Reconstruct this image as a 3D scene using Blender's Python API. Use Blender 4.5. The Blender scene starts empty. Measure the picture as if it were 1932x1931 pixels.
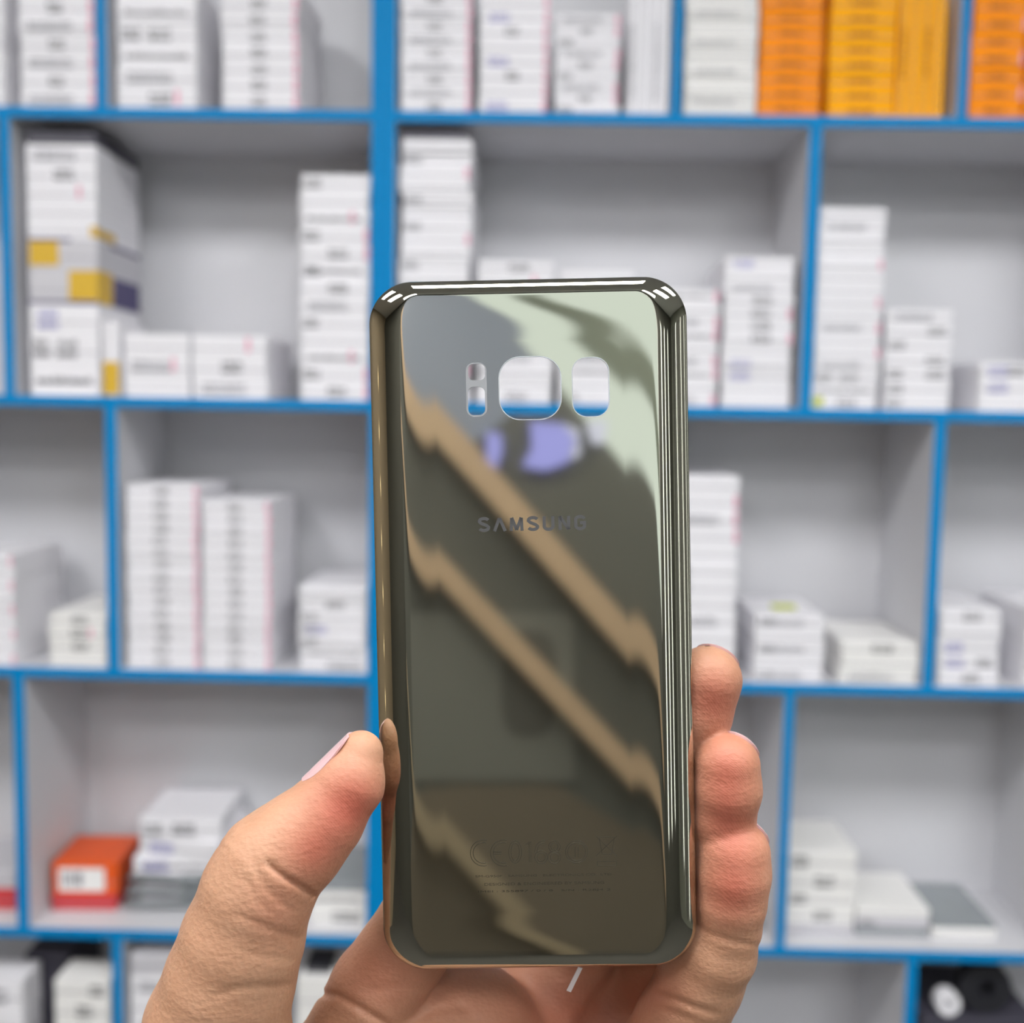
import bpy, bmesh, math, random
import numpy as np
from mathutils import Vector, Matrix
from mathutils.geometry import tessellate_polygon

random.seed(7)
SC = bpy.context.scene
COL = SC.collection
R = math.radians

# ------------------------------------------------------------------ camera
F = 2071.0                       # focal length in pixels of the 1932 x 1931 frame
PITCH, YAW, ROLL = R(4.981), R(1.120), R(0.9975)
CAMZ = 1.45
DSH = 1.45                       # distance of the shelf fronts from the lens
DC = 0.235                       # distance of the cover from the lens
_f = Vector((-math.sin(YAW) * math.cos(PITCH), math.cos(YAW) * math.cos(PITCH), -math.sin(PITCH)))
_r = Vector((math.cos(YAW), math.sin(YAW), 0))
_u = _r.cross(_f)
CR = _r * math.cos(ROLL) + _u * math.sin(ROLL)
CU = -_r * math.sin(ROLL) + _u * math.cos(ROLL)
CF = _f
EYE = Vector((0, 0, CAMZ))
cam = bpy.data.cameras.new('camera')
cam_o = bpy.data.objects.new('camera', cam)
COL.objects.link(cam_o)
cam_o.matrix_world = Matrix(((CR.x, CU.x, -CF.x, EYE.x), (CR.y, CU.y, -CF.y, EYE.y), (CR.z, CU.z, -CF.z, EYE.z), (0, 0, 0, 1)))
cam.sensor_width = 36.0
cam.lens = 36.0 * F / 1932.0
cam.clip_start = 0.01
cam.clip_end = 30
cam.dof.use_dof = True
cam.dof.focus_distance = DC
cam.dof.aperture_fstop = 12.0
SC.camera = cam_o

# ------------------------------------------------------------------ world, exposure
wld = bpy.data.worlds.new('world')
SC.world = wld
wld.use_nodes = True
wld.node_tree.nodes['Background'].inputs[0].default_value = (0.9, 0.95, 1.0, 1)
wld.node_tree.nodes['Background'].inputs[1].default_value = 0.25
SC.view_settings.view_transform = 'Standard'
SC.view_settings.look = 'None'
SC.view_settings.gamma = 1.0
SC.view_settings.use_curve_mapping = False
SC.view_settings.exposure = 0.0
LAMP = 23.0                        # radiance of the ceiling panels


# ------------------------------------------------------------------ helpers
def srgb(r, g, b):
    f = lambda c: (c / 255 / 12.92) if c / 255 <= 0.04045 else ((c / 255 + 0.055) / 1.055) ** 2.4
    return (f(r), f(g), f(b), 1)


def mat(name, col, rough=0.5, metal=0.0, bump=0.0, scale=200, var=0.0, **kw):
    m = bpy.data.materials.new(name)
    m.use_nodes = True
    nt = m.node_tree
    p = nt.nodes['Principled BSDF']
    p.inputs['Base Color'].default_value = col
    p.inputs['Roughness'].default_value = rough
    p.inputs['Metallic'].default_value = metal
    for k, v in kw.items():
        p.inputs[k.replace('_', ' ')].default_value = v
    if bump or var:
        tc = nt.nodes.new('ShaderNodeTexCoord')
        n = nt.nodes.new('ShaderNodeTexNoise')
        n.inputs['Scale'].default_value = scale
        n.inputs['Detail'].default_value = 3
        nt.links.new(tc.outputs['Object'], n.inputs['Vector'])
        if bump:
            b = nt.nodes.new('ShaderNodeBump')
            b.inputs['Strength'].default_value = bump
            b.inputs['Distance'].default_value = 0.001
            nt.links.new(n.outputs['Fac'], b.inputs['Height'])
            nt.links.new(b.outputs['Normal'], p.inputs['Normal'])
        if var:
            mx = nt.nodes.new('ShaderNodeMix')
            mx.data_type = 'RGBA'
            mx.inputs[6].default_value = col
            mx.inputs[7].default_value = tuple(c * (1 - var) for c in col[:3]) + (1,)
            nt.links.new(n.outputs['Fac'], mx.inputs[0])
            nt.links.new(mx.outputs[2], p.inputs['Base Color'])
    return m


def emit(name, col, power):
    m = bpy.data.materials.new(name)
    m.use_nodes = True
    nt = m.node_tree
    nt.nodes.remove(nt.nodes['Principled BSDF'])
    e = nt.nodes.new('ShaderNodeEmission')
    e.inputs[0].default_value = col
    e.inputs[1].default_value = power
    nt.links.new(e.outputs[0], nt.nodes['Material Output'].inputs[0])
    return m


def tag(o, label=None, cat=None, group=None, kind=None):
    if label: o['label'] = label
    if cat: o['category'] = cat
    if group: o['group'] = group
    if kind: o['kind'] = kind
    return o


def empty(name, loc=(0, 0, 0)):
    o = bpy.data.objects.new(name, None)
    o.empty_display_size = 0.05
    COL.objects.link(o)
    o.location = loc
    return o


class MB:
    """collects shapes, then links them as ONE mesh object"""
    def __init__(s):
        s.v, s.f, s.m = [], [], []

    def quad(s, pts, mi=0):
        b = len(s.v)
        s.v += [tuple(p) for p in pts]
        s.f.append(tuple(range(b, b + len(pts))))
        s.m.append(mi)

    def box(s, x0, x1, y0, y1, z0, z1, mi=0, ch=0.0):
        if ch <= 0:
            b = len(s.v)
            s.v += [(x, y, z) for x in (x0, x1) for y in (y0, y1) for z in (z0, z1)]
            for q in ((0, 1, 3, 2), (4, 6, 7, 5), (0, 4, 5, 1), (2, 3, 7, 6), (0, 2, 6, 4), (1, 5, 7, 3)):
                s.f.append(tuple(b + i for i in q)); s.m.append(mi)
            return
        bm = bmesh.new()
        bmesh.ops.create_cube(bm, size=1)
        for v in bm.verts:
            v.co = Vector((x0 + (v.co.x + .5) * (x1 - x0), y0 + (v.co.y + .5) * (y1 - y0), z0 + (v.co.z + .5) * (z1 - z0)))
        bmesh.ops.bevel(bm, geom=bm.edges[:], offset=ch, segments=2, affect='EDGES', profile=.5)
        s.bm(bm, mi)

    def bm(s, bm, mi=0, M=None):
        b = len(s.v)
        bm.verts.index_update()
        for v in bm.verts:
            s.v.append(tuple(M @ v.co if M else v.co))
        for f in bm.faces:
            s.f.append(tuple(b + v.index for v in f.verts)); s.m.append(mi)
        bm.free()

    def tube(s, pts, rad, n=12, mi=0):
        b = len(s.v)
        pts = [Vector(p) for p in pts]
        for i, p in enumerate(pts):
            t = (pts[min(i + 1, len(pts) - 1)] - pts[max(i - 1, 0)]).normalized()
            a = t.orthogonal().normalized()
            c = t.cross(a)
            for k in range(n):
                th = 2 * math.pi * k / n
                s.v.append(tuple(p + (a * math.cos(th) + c * math.sin(th)) * rad))
        for i in range(len(pts) - 1):
            for k in range(n):
                s.f.append((b + i * n + k, b + i * n + (k + 1) % n, b + (i + 1) * n + (k + 1) % n, b + (i + 1) * n + k)); s.m.append(mi)
        s.f.append(tuple(b + k for k in reversed(range(n)))); s.m.append(mi)
        e = b + (len(pts) - 1) * n
        s.f.append(tuple(e + k for k in range(n))); s.m.append(mi)

    def mesh(s, name, mats):
        me = bpy.data.meshes.new(name)
        me.from_pydata(s.v, [], s.f)
        for m in (mats if isinstance(mats, (list, tuple)) else [mats]):
            me.materials.append(m)
        me.polygons.foreach_set('material_index', s.m)
        me.update()
        bm = bmesh.new(); bm.from_mesh(me)
        bmesh.ops.recalc_face_normals(bm, faces=bm.faces)
        bm.to_mesh(me); bm.free()
        return me

    def build(s, name, mats, parent=None, smooth=False, loc=(0, 0, 0)):
        me = s.mesh(name, mats)
        if smooth:
            me.polygons.foreach_set('use_smooth', [True] * len(me.polygons))
        return link(name, me, parent, loc)


def link(name, me, parent=None, loc=(0, 0, 0)):
    o = bpy.data.objects.new(name, me)
    COL.objects.link(o)
    o.parent = parent
    o.location = loc
    return o


def ray(px, py):
    return CR * ((px - 966) / F) - CU * ((py - 965.5) / F) + CF


def at(px, py, y):
    """point where the line of sight through a pixel meets the vertical plane Y = y"""
    d = ray(px, py)
    return EYE + d * (y / d.y)


def deep(px, py, d):
    """point at depth d along the optical axis"""
    return EYE + ray(px, py) * d


# ------------------------------------------------------------------ materials
M = {}
M['white'] = mat('white_melamine', (0.64, 0.64, 0.67, 1), 0.45, bump=.05, scale=60)
M['blue'] = mat('blue_edge_band', srgb(0, 130, 194), 0.5, bump=.03, scale=80, Specular_IOR_Level=.12)
M['card'] = mat('white_card', (0.87, 0.86, 0.90, 1), 0.55, var=.06, scale=30)
M['card2'] = mat('warm_white_card', (0.87, 0.86, 0.845, 1), 0.55, var=.06, scale=30)
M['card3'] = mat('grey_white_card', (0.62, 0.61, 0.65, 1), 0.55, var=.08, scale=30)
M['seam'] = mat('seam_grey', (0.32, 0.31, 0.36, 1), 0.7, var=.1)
M['ink'] = mat('black_ink', (0.07, 0.07, 0.08, 1), 0.6, var=.2)
M['grey_ink'] = mat('grey_ink', (0.30, 0.30, 0.33, 1), 0.6, var=.2)
M['violet_ink'] = mat('violet_ink', (0.25, 0.24, 0.55, 1), 0.6, var=.2)
M['pink'] = mat('pink_print', (0.85, 0.42, 0.55, 1), 0.6, var=.1)
M['orange'] = mat('orange_card', srgb(255, 150, 16), 0.6, Specular_IOR_Level=.15, var=.12, scale=25)
M['amber'] = mat('amber_card', srgb(255, 178, 0), 0.6, Specular_IOR_Level=.15, var=.12, scale=25)
M['brown_ink'] = mat('brown_ink', srgb(150, 80, 10), 0.6, var=.2)
M['red_orange'] = mat('red_orange_card', srgb(232, 92, 30), 0.45, var=.1)
M['red'] = mat('red_card', srgb(205, 60, 65), 0.45, var=.1)
M['yellow'] = mat('yellow_print', srgb(222, 180, 50), 0.5, var=.15)
M['lime'] = mat('lime_sticker', srgb(190, 200, 40), 0.5, var=.1)
M['indigo'] = mat('indigo_print', srgb(70, 62, 110), 0.5, var=.1)
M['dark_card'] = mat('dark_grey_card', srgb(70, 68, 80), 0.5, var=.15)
M['black'] = mat('black_plastic', (0.02, 0.02, 0.025, 1), 0.35, bump=.1)
M['film'] = mat('grey_film', srgb(150, 156, 160), 0.25, var=.2, scale=20)
M['wall'] = mat('wall_paint', (0.70, 0.71, 0.70, 1), 0.7, bump=.1, scale=40)
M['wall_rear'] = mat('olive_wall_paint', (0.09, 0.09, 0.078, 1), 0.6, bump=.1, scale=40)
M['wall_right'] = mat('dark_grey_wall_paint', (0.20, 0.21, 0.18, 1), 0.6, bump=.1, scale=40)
M['wall_left'] = mat('brown_wall_panelling', (0.36, 0.28, 0.19, 1), 0.6, var=.15, scale=6)
M['ceiling'] = mat('ceiling_paint', (0.75, 0.75, 0.75, 1), 0.8, bump=.1, scale=40)
M['floor'] = mat('floor_tile', (0.065, 0.063, 0.057, 1), 0.75, var=.15, scale=4)
M['tan'] = mat('tan_wood', srgb(204, 178, 150), 0.4, var=.15, scale=12)
M['lamp'] = emit('lamp_diffuser', (1.0, 1.0, 1.0, 1), LAMP)
M['lamp_soft'] = emit('tube_glow', (.92, 1.0, .95, 1), 5.0)
M['lamp_frame'] = mat('lamp_frame', (0.8, 0.8, 0.8, 1), 0.4, bump=.05)

# ------------------------------------------------------------------ room shell
XL, XR, YB, YF, ZC = -2.6, 2.6, -3.4, 1.80, 2.75


def struct(name, mb, m):
    return tag(mb.build(name, m), kind='structure')


b = MB(); b.box(XL - .1, XR + .1, YB - .1, YF + .1, -.1, 0); struct('floor', b, M['floor'])
b = MB(); b.box(XL - .1, XR + .1, YB - .1, YF + .1, ZC, ZC + .1); struct('ceiling', b, M['ceiling'])
b = MB(); b.box(XL - .1, XL, YB, YF, 0, ZC); struct('wall_left', b, M['wall_left'])
b = MB(); b.box(XR, XR + .1, YB, YF, 0, ZC); struct('wall_right', b, M['wall_right'])
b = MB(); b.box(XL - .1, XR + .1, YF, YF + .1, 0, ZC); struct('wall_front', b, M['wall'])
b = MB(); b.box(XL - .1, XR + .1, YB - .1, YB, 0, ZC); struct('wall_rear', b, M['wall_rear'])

# ceiling lights
LIGHTS = [(-1.25, -0.1, 'front left'), (0.0, -0.1, 'front middle'), (1.25, -0.1, 'front right'),
          (-1.25, -1.3, 'middle left'), (1.25, -1.3, 'middle right'),
          (-.7, -2.55, 'added rear-left one'), (.9, -2.55, 'added rear-right one')]  # rear pair added to brighten the mirrored rear wall
for x, y, w in LIGHTS:
    t = tag(empty('ceiling_light', (x, y, ZC)), 'white square ceiling light panel, %s of the seven' % w, 'ceiling light', 'ceiling light panels')
    b = MB()
    for (a0, a1, c0, c1) in ((-.31, .31, -.31, -.29), (-.31, .31, .29, .31), (-.31, -.29, -.29, .29), (.29, .31, -.29, .29)):
        b.box(a0, a1, c0, c1, -.03, 0)
    b.build('frame', M['lamp_frame'], t)
    b = MB(); b.box(-.288, .288, -.288, .288, -.022, -.004); b.build('diffuser', M['lamp'], t)

# ------------------------------------------------------------------ shelving
TH = 0.0141
ZB = {'E': .7622, 'A': .3826, 'B': .0096, 'C': -.3574, 'D': -.7244, 'F': -1.092}
ZB = {k: CAMZ + v for k, v in ZB.items()}      # mid height of each board
TOP = {k: v + TH / 2 + .0003 for k, v in ZB.items()}
DEP = 0.205
YBK = DSH + DEP
BAND = .0016
POST = (-.2187, -.2031, -.1874)


def shelving(name, label, x0, x1, divs, side_l, side_r):
    root = tag(empty(name, (0, DSH, 0)), label, 'shelving unit', 'blue-edged shelving units')

    def board(nm, ax0, ax1, az0, az1):
        b = MB(); b.box(ax0, ax1, BAND, DEP, az0, az1)
        p = b.build(nm, M['white'], root)
        b = MB(); b.box(ax0, ax1, 0, BAND, az0, az1, ch=.0005)
        b.build('edge_band', M['blue'], p)
    for k in ZB:
        board('shelf', x0 + side_l, x1 - side_r, ZB[k] - TH / 2, ZB[k] + TH / 2)
    board('side_panel', x0, x0 + side_l, 0.08, 2.30)
    board('side_panel', x1 - side_r, x1, 0.08, 2.30)
    board('top_panel', x0, x1, 2.30, 2.30 + TH)
    order = ['E', 'A', 'B', 'C', 'D', 'F']
    for row, (a0, a1) in divs:
        board('divider', a0, a1, ZB[order[row]] + TH / 2, ZB[order[row - 1]] - TH / 2)
    b = MB(); b.box(x0, x1, DEP, DEP + .006, .08, 2.30); b.build('back_panel', M['white'], root)
    b = MB(); b.box(x0, x1, .02, DEP, 0, .08); b.build('plinth', M['blue'], root)
    return root


shelving('shelving_unit', 'white blue-edged shelving unit left of the thick central post', -1.32, POST[1] - .0001,
         [(1, (-.5753, -.5615)), (1, (-.95, -.936)), (2, (-.7048, -.6903)), (3, (-.5712, -.5555)), (3, (-.95, -.936)), (4, (-.7031, -.6869)), (5, (-.5723, -.5578)), (5, (-.95, -.936))],
         TH, POST[1] - POST[0])
shelving('shelving_unit', 'white blue-edged shelving unit right of the thick central post', POST[1] + .0001, 1.30,
         [(1, (.1666, .1784)), (1, (.5302, .5428)), (1, (.93, .944)), (2, (.3447, .3607)), (2, (.75, .764)), (3, (.1666, .1784)), (3, (.5226, .5378)), (3, (.93, .944)),
          (4, (.3413, .3548)), (4, (.72, .734)), (5, (.1666, .1784)), (5, (.5214, .5365)), (5, (.93, .944))],
         POST[2] - POST[1], TH)

# ------------------------------------------------------------------ cartons
CELLS = {'A': [(-.936, -.5753), (-.5615, POST[0]), (POST[2], .1666), (.1784, .5302), (.5428, .93)],
         'B': [(-1.30, -.7048), (-.6903, POST[0]), (POST[2], .3447), (.3607, .75)],
         'C': [(-.936, -.5712), (-.5555, POST[0]), (POST[2], .1666), (.1784, .5226), (.5378, .93)],
         'D': [(-1.30, -.7031), (-.6869, POST[0]), (POST[2], .3413), (.3548, .72)],
         'F': [(-.936, -.5723), (-.5578, POST[0]), (POST[2], .1666), (.1784, .5214), (.5365, .93)]}


def inside(row, x0, x1, mg=.0032):
    c = (x0 + x1) / 2
    lo, hi = min(CELLS[row], key=lambda q: max(q[0] - c, c - q[1]))
    return max(x0, lo + mg), min(x1, hi - mg)


ORD = ['bottom', 'second', 'third', 'fourth', 'fifth', 'sixth', 'seventh', 'eighth', 'ninth', 'tenth', 'eleventh', 'twelfth', 'thirteenth', 'fourteenth',
       'fifteenth', 'sixteenth', 'seventeenth', 'eighteenth', 'nineteenth', 'twentieth', 'twenty-first', 'twenty-second', 'twenty-third', 'twenty-fourth']


def carton_mesh(w, d, h, card, prints, rng):
    """a lidded carton, front at y = 0, base at z = 0, centred in x; prints: (kind, u0, u1, v0, v1, material index)"""
    b = MB()
    g = min(.0011, h * .09)
    hl = h * .62
    b.box(-w / 2 + .0006, w / 2 - .0006, .0006, d - .0006, 0, h - hl + .001, 0, ch=.0004)   # tray
    b.box(-w / 2, w / 2, 0, d, h - hl, h - .0003, 0, ch=min(.0013, h * .12))                 # lid
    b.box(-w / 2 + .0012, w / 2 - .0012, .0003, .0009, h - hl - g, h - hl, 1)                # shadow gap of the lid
    for pr in prints:
        if pr[0] == 'S':                                   # printed patch on the right-hand long side
            _, u0, u1, v0, v1, mi = pr
            b.box(w / 2 - .0005, w / 2 + .00015, u0 * d, u1 * d, v0 * h, v1 * h, mi)
            continue
        (u0, u1, v0, v1, mi) = pr
        x0, x1, z0, z1 = -w / 2 + u0 * w, -w / 2 + u1 * w, v0 * h, v1 * h
        b.box(x0, x1, -.0003 if mi == 4 else -.00015, .0005, z0, z1, mi)
    return b


def text_prints(u0, u1, rng, mi=2, rows=1, v=(.3, .7)):
    out = []
    for r in range(rows):
        v0 = v[0] + (v[1] - v[0]) * r / rows
        v1 = v[0] + (v[1] - v[0]) * (r + .8) / rows
        u = u0
        while u < u1:
            du = rng.uniform(.012, .035)
            out.append((u, min(u + du, u1), v0, v1 - rng.uniform(0, .1), mi))
            u += du + rng.uniform(.008, .02)
    return out


def styles(style, rng):
    P = []
    if 'pink' in style: P.append((.93, .985, .1, .9, 3))
    if 'dots' in style: P += text_prints(.38, .58, rng, 2, 2, (.2, .85))
    if 'mid' in style: P += text_prints(.40, .68, rng, 2, 2, (.2, .85))
    if 'left' in style: P += text_prints(.05, .28, rng, 2, 2, (.2, .85))
    if 'right' in style: P += text_prints(.64, .9, rng, 2, 2, (.2, .85))
    if 'violet' in style: P += text_prints(.12, .42, rng, 5, 2, (.15, .85))
    if 'wide' in style: P += text_prints(.10, .88, rng, 2, 1, (.35, .65))
    if 'grey' in style: P += text_prints(.12, .7, rng, 4, 2, (.2, .8))
    if 'brown' in style: P += text_prints(.30, .68, rng, 6, 1, (.3, .75))
    if 'lime' in style: P.append((.02, .18, .2, .9, 7))
    if 'redmark' in style: P.append((.72, .78, .2, .9, 3))
    if 'none' in style: pass
    return P


WMATS = lambda card: [M[card], M['seam'], M['ink'], M['pink'], M['grey_ink'], M['violet_ink'], M['brown_ink'], M['lime'], M['yellow'], M['indigo'], M['card2']]


def stack(px0, px1, yt, n, row, desc, stl=('dots',), card='card', yb=None, back=.006, depth=.155, col='white', jit=.0012, noun='carton', zlift=0, from_top=False, yaw=0):
    """n cartons one on another on a shelf board, traced from the photo at the shelf front"""
    y = DSH + back
    zb = TOP[row] + zlift
    c0 = at(px0, yb, y) if yb else None
    # x at the bottom of the stack, at the board's height
    def xat(px):
        lo, hi = 0, 1931
        py = 965
        for _ in range(4):
            p = at(px, py, y)
            py += (p.z - zb) / y * F
        return at(px, py, y).x, py
    x0, py0 = xat(px0)
    x1, _ = xat(px1)
    x0, x1 = inside(row, x0, x1, .0022 + jit)
    zt = at((px0 + px1) / 2, yt, y).z
    h = (zt - zb) / n
    w = x1 - x0
    rng = random.Random(int(px0 * 7 + yt * 13 + n))
    protos = {}
    for i in range(n):
        st = stl[i % len(stl)]
        key = st
        variants = protos.setdefault(key, [])
        if len(variants) < 3:
            me = carton_mesh(w, depth, h, card, styles(st, rng), rng).mesh('carton', WMATS(card))
            me.name = 'carton'
            o = bpy.data.objects.new(noun, me)
            variants.append(o)
        else:
            o = variants[rng.randrange(3)].copy()
        COL.objects.link(o)
        o.location = ((x0 + x1) / 2 + rng.uniform(-jit, jit), y + rng.uniform(0, jit * 2.5), zb + i * h)
        o.rotation_euler = (0, 0, yaw + rng.uniform(-.006, .006))
        k = n - 1 - i
        if from_top:
            pos = 'topmost' if k == 0 else ORD[k] + ' from top'
        else:
            pos = 'bottom one' if i == 0 else ('topmost' if i == n - 1 and yt > 5 else ORD[i] + ' up')
        if n == 1:
            lab = '%s %s, %s' % (col, noun, desc)
        else:
            lab = '%s %s, %s in %s' % (col, noun, pos, desc)
        tag(o, lab, 'box', '%s %ss in %s' % (col, noun, desc))
    return zb + n * h


def upright(px0, px1, yt, n, row, desc, card='card', stl=('none',), back=.008, depth=.155, col='white'):
    """n thin cartons standing side by side on their long edge"""
    y = DSH + back
    zb = TOP[row]

    def xat(px):
        py = 965
        for _ in range(4):
            p = at(px, py, y)
            py += (p.z - zb) / y * F
        return at(px, py, y).x
    x0, x1 = inside(row, xat(px0), xat(px1))
    h = at((px0 + px1) / 2, yt, y).z - zb
    t = (x1 - x0) / n
    rng = random.Random(int(px0 + yt))
    for i in range(n):
        b = carton_mesh(h, depth, t * .96, card, styles(stl[i % len(stl)], rng), rng)
        # turn the carton on its side: (x, y, z) -> (z, y, x)
        b.v = [(v[2], v[1], v[0] + h / 2) for v in b.v]
        o = b.build('carton', WMATS(card), None, loc=(x0 + i * t, y + rng.uniform(0, .003), zb))
        pos = ['first', 'second', 'third', 'fourth', 'fifth', 'sixth'][i]
        tag(o, ('%s carton standing on edge, %s from left, %s' % (col, pos, desc)) if n > 1 else '%s carton standing on edge, %s' % (col, desc), 'box', '%s upright cartons, %s' % (col, desc))


# row 1 (above the first board)
stack(-60, 8, -40, 7, 'A', 'cropped stack at top row far left', ('grey',), back=.004)
stack(38, 179, -40, 7, 'A', 'top row stack beside first divider', ('pink grey', 'pink dots'), back=.006)
stack(222, 371, -40, 6, 'A', 'top row stack just right of first divider', ('redmark mid', 'grey', 'wide', 'mid left', 'wide', 'none'), back=.006)
stack(418, 562, -40, 8, 'A', 'top row pink-edged stack left of central post', ('pink dots',), back=.004)
stack(756, 888, -40, 10, 'A', 'top row stack just right of central post', ('pink dots', 'pink grey'), back=.006)
stack(903, 1032, -40, 9, 'A', 'top row second stack from central post', ('pink violet', 'pink none', 'pink dots'), back=.006)
stack(1046, 1166, 26, 9, 'A', 'lower stack beside the standing cartons, top row', ('left', 'pink dots', 'pink grey'), back=.012)
upright(1182, 1262, -30, 5, 'A', 'top row beside narrow divider', stl=('grey', 'pink', 'none'))
stack(1290, 1425, -40, 14, 'A', 'top row stack beside the orange cartons', ('none', 'grey', 'none'), 'card2', back=.006)
stack(1430, 1547, -40, 9, 'A', 'top row stack next to white cartons', ('brown',), 'orange', back=.006, col='orange')
stack(1560, 1686, -40, 9, 'A', 'top row stack between orange stack and standing cartons', ('brown',), 'amber', back=.012, col='amber')
upright(1690, 1778, -30, 4, 'A', 'top row right of amber stack', card='amber', stl=('brown', 'none'), col='amber')
stack(1828, 1928, -40, 8, 'A', 'stack at the top right corner', ('brown', 'pink brown'), 'orange', back=.006, col='orange')
stack(1934, 2040, -40, 8, 'A', 'stack just outside top right corner', ('brown',), 'orange', back=.006, col='orange')



def xat(px, zb, y):
    py = 965
    for _ in range(4):
        p = at(px, py, y)
        py += (p.z - zb) / y * F
    return at(px, py, y).x


def pile(px0, px1, row, desc, items, back=.01, depth=.155, zb=None):
    """different cartons one on another; items from the bottom up: (top pixel, card, style or print list, look, x shift, yaw)"""
    y = DSH + back
    zb = TOP[row] if zb is None else zb
    yr = items[-1][0]
    x0, x1 = (at(px0, yr, y).x, at(px1, yr, y).x) if row == 'F' else (xat(px0, zb, y), xat(px1, zb, y))
    x0, x1 = inside(row, x0, x1)
    out = []
    for it in items:
        yt, card, stl, look = it[:4]
        dx = it[4] if len(it) > 4 else 0
        yaw = it[5] if len(it) > 5 else 0
        dep = it[6] if len(it) > 6 else depth
        zt = at((px0 + px1) / 2, yt, y).z
        rng = random.Random(int(yt))
        pr = styles(stl, rng) if isinstance(stl, str) else stl
        b = carton_mesh(x1 - x0, dep, zt - zb, card, pr, rng)
        o = b.build('carton', WMATS(card), None, loc=((x0 + x1) / 2 + dx, y, zb))
        o.rotation_euler = (0, 0, yaw)
        tag(o, look + ', ' + desc if desc else look, 'box', None)
        out.append(o)
        zb = zt
    return zb


# row 2
L = 'tall stack at left end of second row'
pile(58, 188, 'B', L, [
    (686, 'card', 'wide', 'white carton, bottom one'), (628, 'card', 'mid left', 'white carton, second up'), (574, 'card', 'violet', 'white carton with violet print, third up'),
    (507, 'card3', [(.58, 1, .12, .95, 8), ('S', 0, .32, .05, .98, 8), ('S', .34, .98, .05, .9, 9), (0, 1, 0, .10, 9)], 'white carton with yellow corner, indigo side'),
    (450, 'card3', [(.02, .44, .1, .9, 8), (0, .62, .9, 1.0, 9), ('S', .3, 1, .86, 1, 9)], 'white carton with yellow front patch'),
    (416, 'card', [(.9, 1, .1, .7, 8), ('S', 0, .4, .1, .6, 8)], 'thin white carton with yellow corner'),
    (381, 'card', 'none', 'plain white carton above yellow-cornered one'), (346, 'card', 'redmark', 'white carton, third from top'), (311, 'card', 'mid', 'white carton, second below black lid'),
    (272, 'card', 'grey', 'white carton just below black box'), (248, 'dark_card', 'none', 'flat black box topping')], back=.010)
o = None
b = MB()
y_ = DSH + .004
x0_, x1_ = xat(194, TOP['B'], y_), xat(226, TOP['B'], y_)
zt_ = at(210, 606, y_).z - TOP['B']
b = carton_mesh(zt_, .10, x1_ - x0_, 'card', [(.02, .46, .03, .97, 8)], random)
b.v = [(v[2], v[1], zt_ - (v[0] + zt_ / 2)) for v in b.v]
b.v = [(v[0], v[1], zt_ - v[2]) for v in b.v]
tag(b.build('carton', WMATS('card'), None, loc=(x0_, y_, TOP['B'])), 'white carton with yellow lower half standing on edge beside tall left stack', 'box')
stack(233, 357, 630, 3, 'B', 'left pile of low pair, second row left', ('none', 'grey redmark'), back=.006)
stack(363, 503, 633, 3, 'B', 'right pile of low pair, second row left', ('grey', 'mid', 'redmark'), back=.008)
stack(566, 696, 328, 13, 'B', 'stack left of central post, second row', ('pink mid', 'pink left', 'redmark wide', 'none', 'left', 'grey', 'mid', 'left wide'), back=.008)
z = stack(754, 884, 262, 20, 'B', 'tall second row stack right of central post', ('left', 'none', 'pink none', 'left', 'none'), back=.010, jit=.0028)
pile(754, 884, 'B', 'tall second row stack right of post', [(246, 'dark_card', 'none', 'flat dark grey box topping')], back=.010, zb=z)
stack(900, 1040, 492, 11, 'B', 'second row stack behind camera cutout', ('mid', 'none', 'left', 'grey', 'redmark'), back=.008, from_top=True)
stack(1052, 1190, 510, 10, 'B', 'second row stack behind oval cutout', ('left', 'none', 'wide', 'grey'), back=.008, from_top=True)
stack(1222, 1351, 546, 9, 'B', 'second row stack at right edge of cover', ('pink grey', 'none', 'pink wide'), back=.008)
stack(1360, 1489, 484, 12, 'B', 'second row stack left of divider', ('none', 'none', 'violet', 'violet', 'none', 'pink mid', 'mid', 'pink mid', 'mid', 'grey', 'none', 'violet'), back=.008)
stack(1531, 1655, 391, 16, 'B', 'tall second row stack right of divider', ('lime mid', 'wide', 'left mid', 'grey', 'pink none', 'none', 'pink grey', 'none', 'pink none', 'none', 'none', 'pink none', 'none', 'none', 'grey', 'none'), back=.008)
stack(1666, 1789, 584, 7, 'B', 'lower second row stack near right edge', ('left', 'left none', 'right left', 'right', 'left', 'right', 'grey'), back=.010)
stack(1846, 1975, 684, 3, 'B', 'low stack at right edge, second row', ('none', 'violet', 'violet mid'), back=.008)

# row 3
stack(-66, 29, 1047, 9, 'C', 'third row stack at left edge', ('pink none', 'none'), back=.006)
stack(93, 199, 1158, 4, 'C', 'low third row stack left of divider', ('none', 'mid', 'redmark mid', 'mid'), 'card2', back=.006)
stack(241, 376, 915, 15, 'C', 'tall third row stack right of left divider', ('pink dots',), back=.008)
stack(383, 511, 946, 14, 'C', 'tall pink-edged third row stack, second from divider', ('pink dots',), back=.008)
stack(564, 692, 1108, 7, 'C', 'low third row stack left of central post', ('mid right', 'wide', 'left', 'left violet', 'left', 'mid', 'none'), back=.008)
stack(1260, 1383, 898, 12, 'C', 'third row stack right of cover', ('none', 'left', 'none', 'grey', 'none', 'left', 'left', 'none', 'pink none', 'pink grey', 'pink none', 'none'), back=.008, from_top=True)
zs = stack(1422, 1552, 1163, 5, 'C', 'low third row stack above top fingertip', ('left grey', 'none', 'grey left', 'none'), back=.008)
b = MB(); b.box(-.016, .016, -.010, .010, 0, .004, ch=.001)
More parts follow.
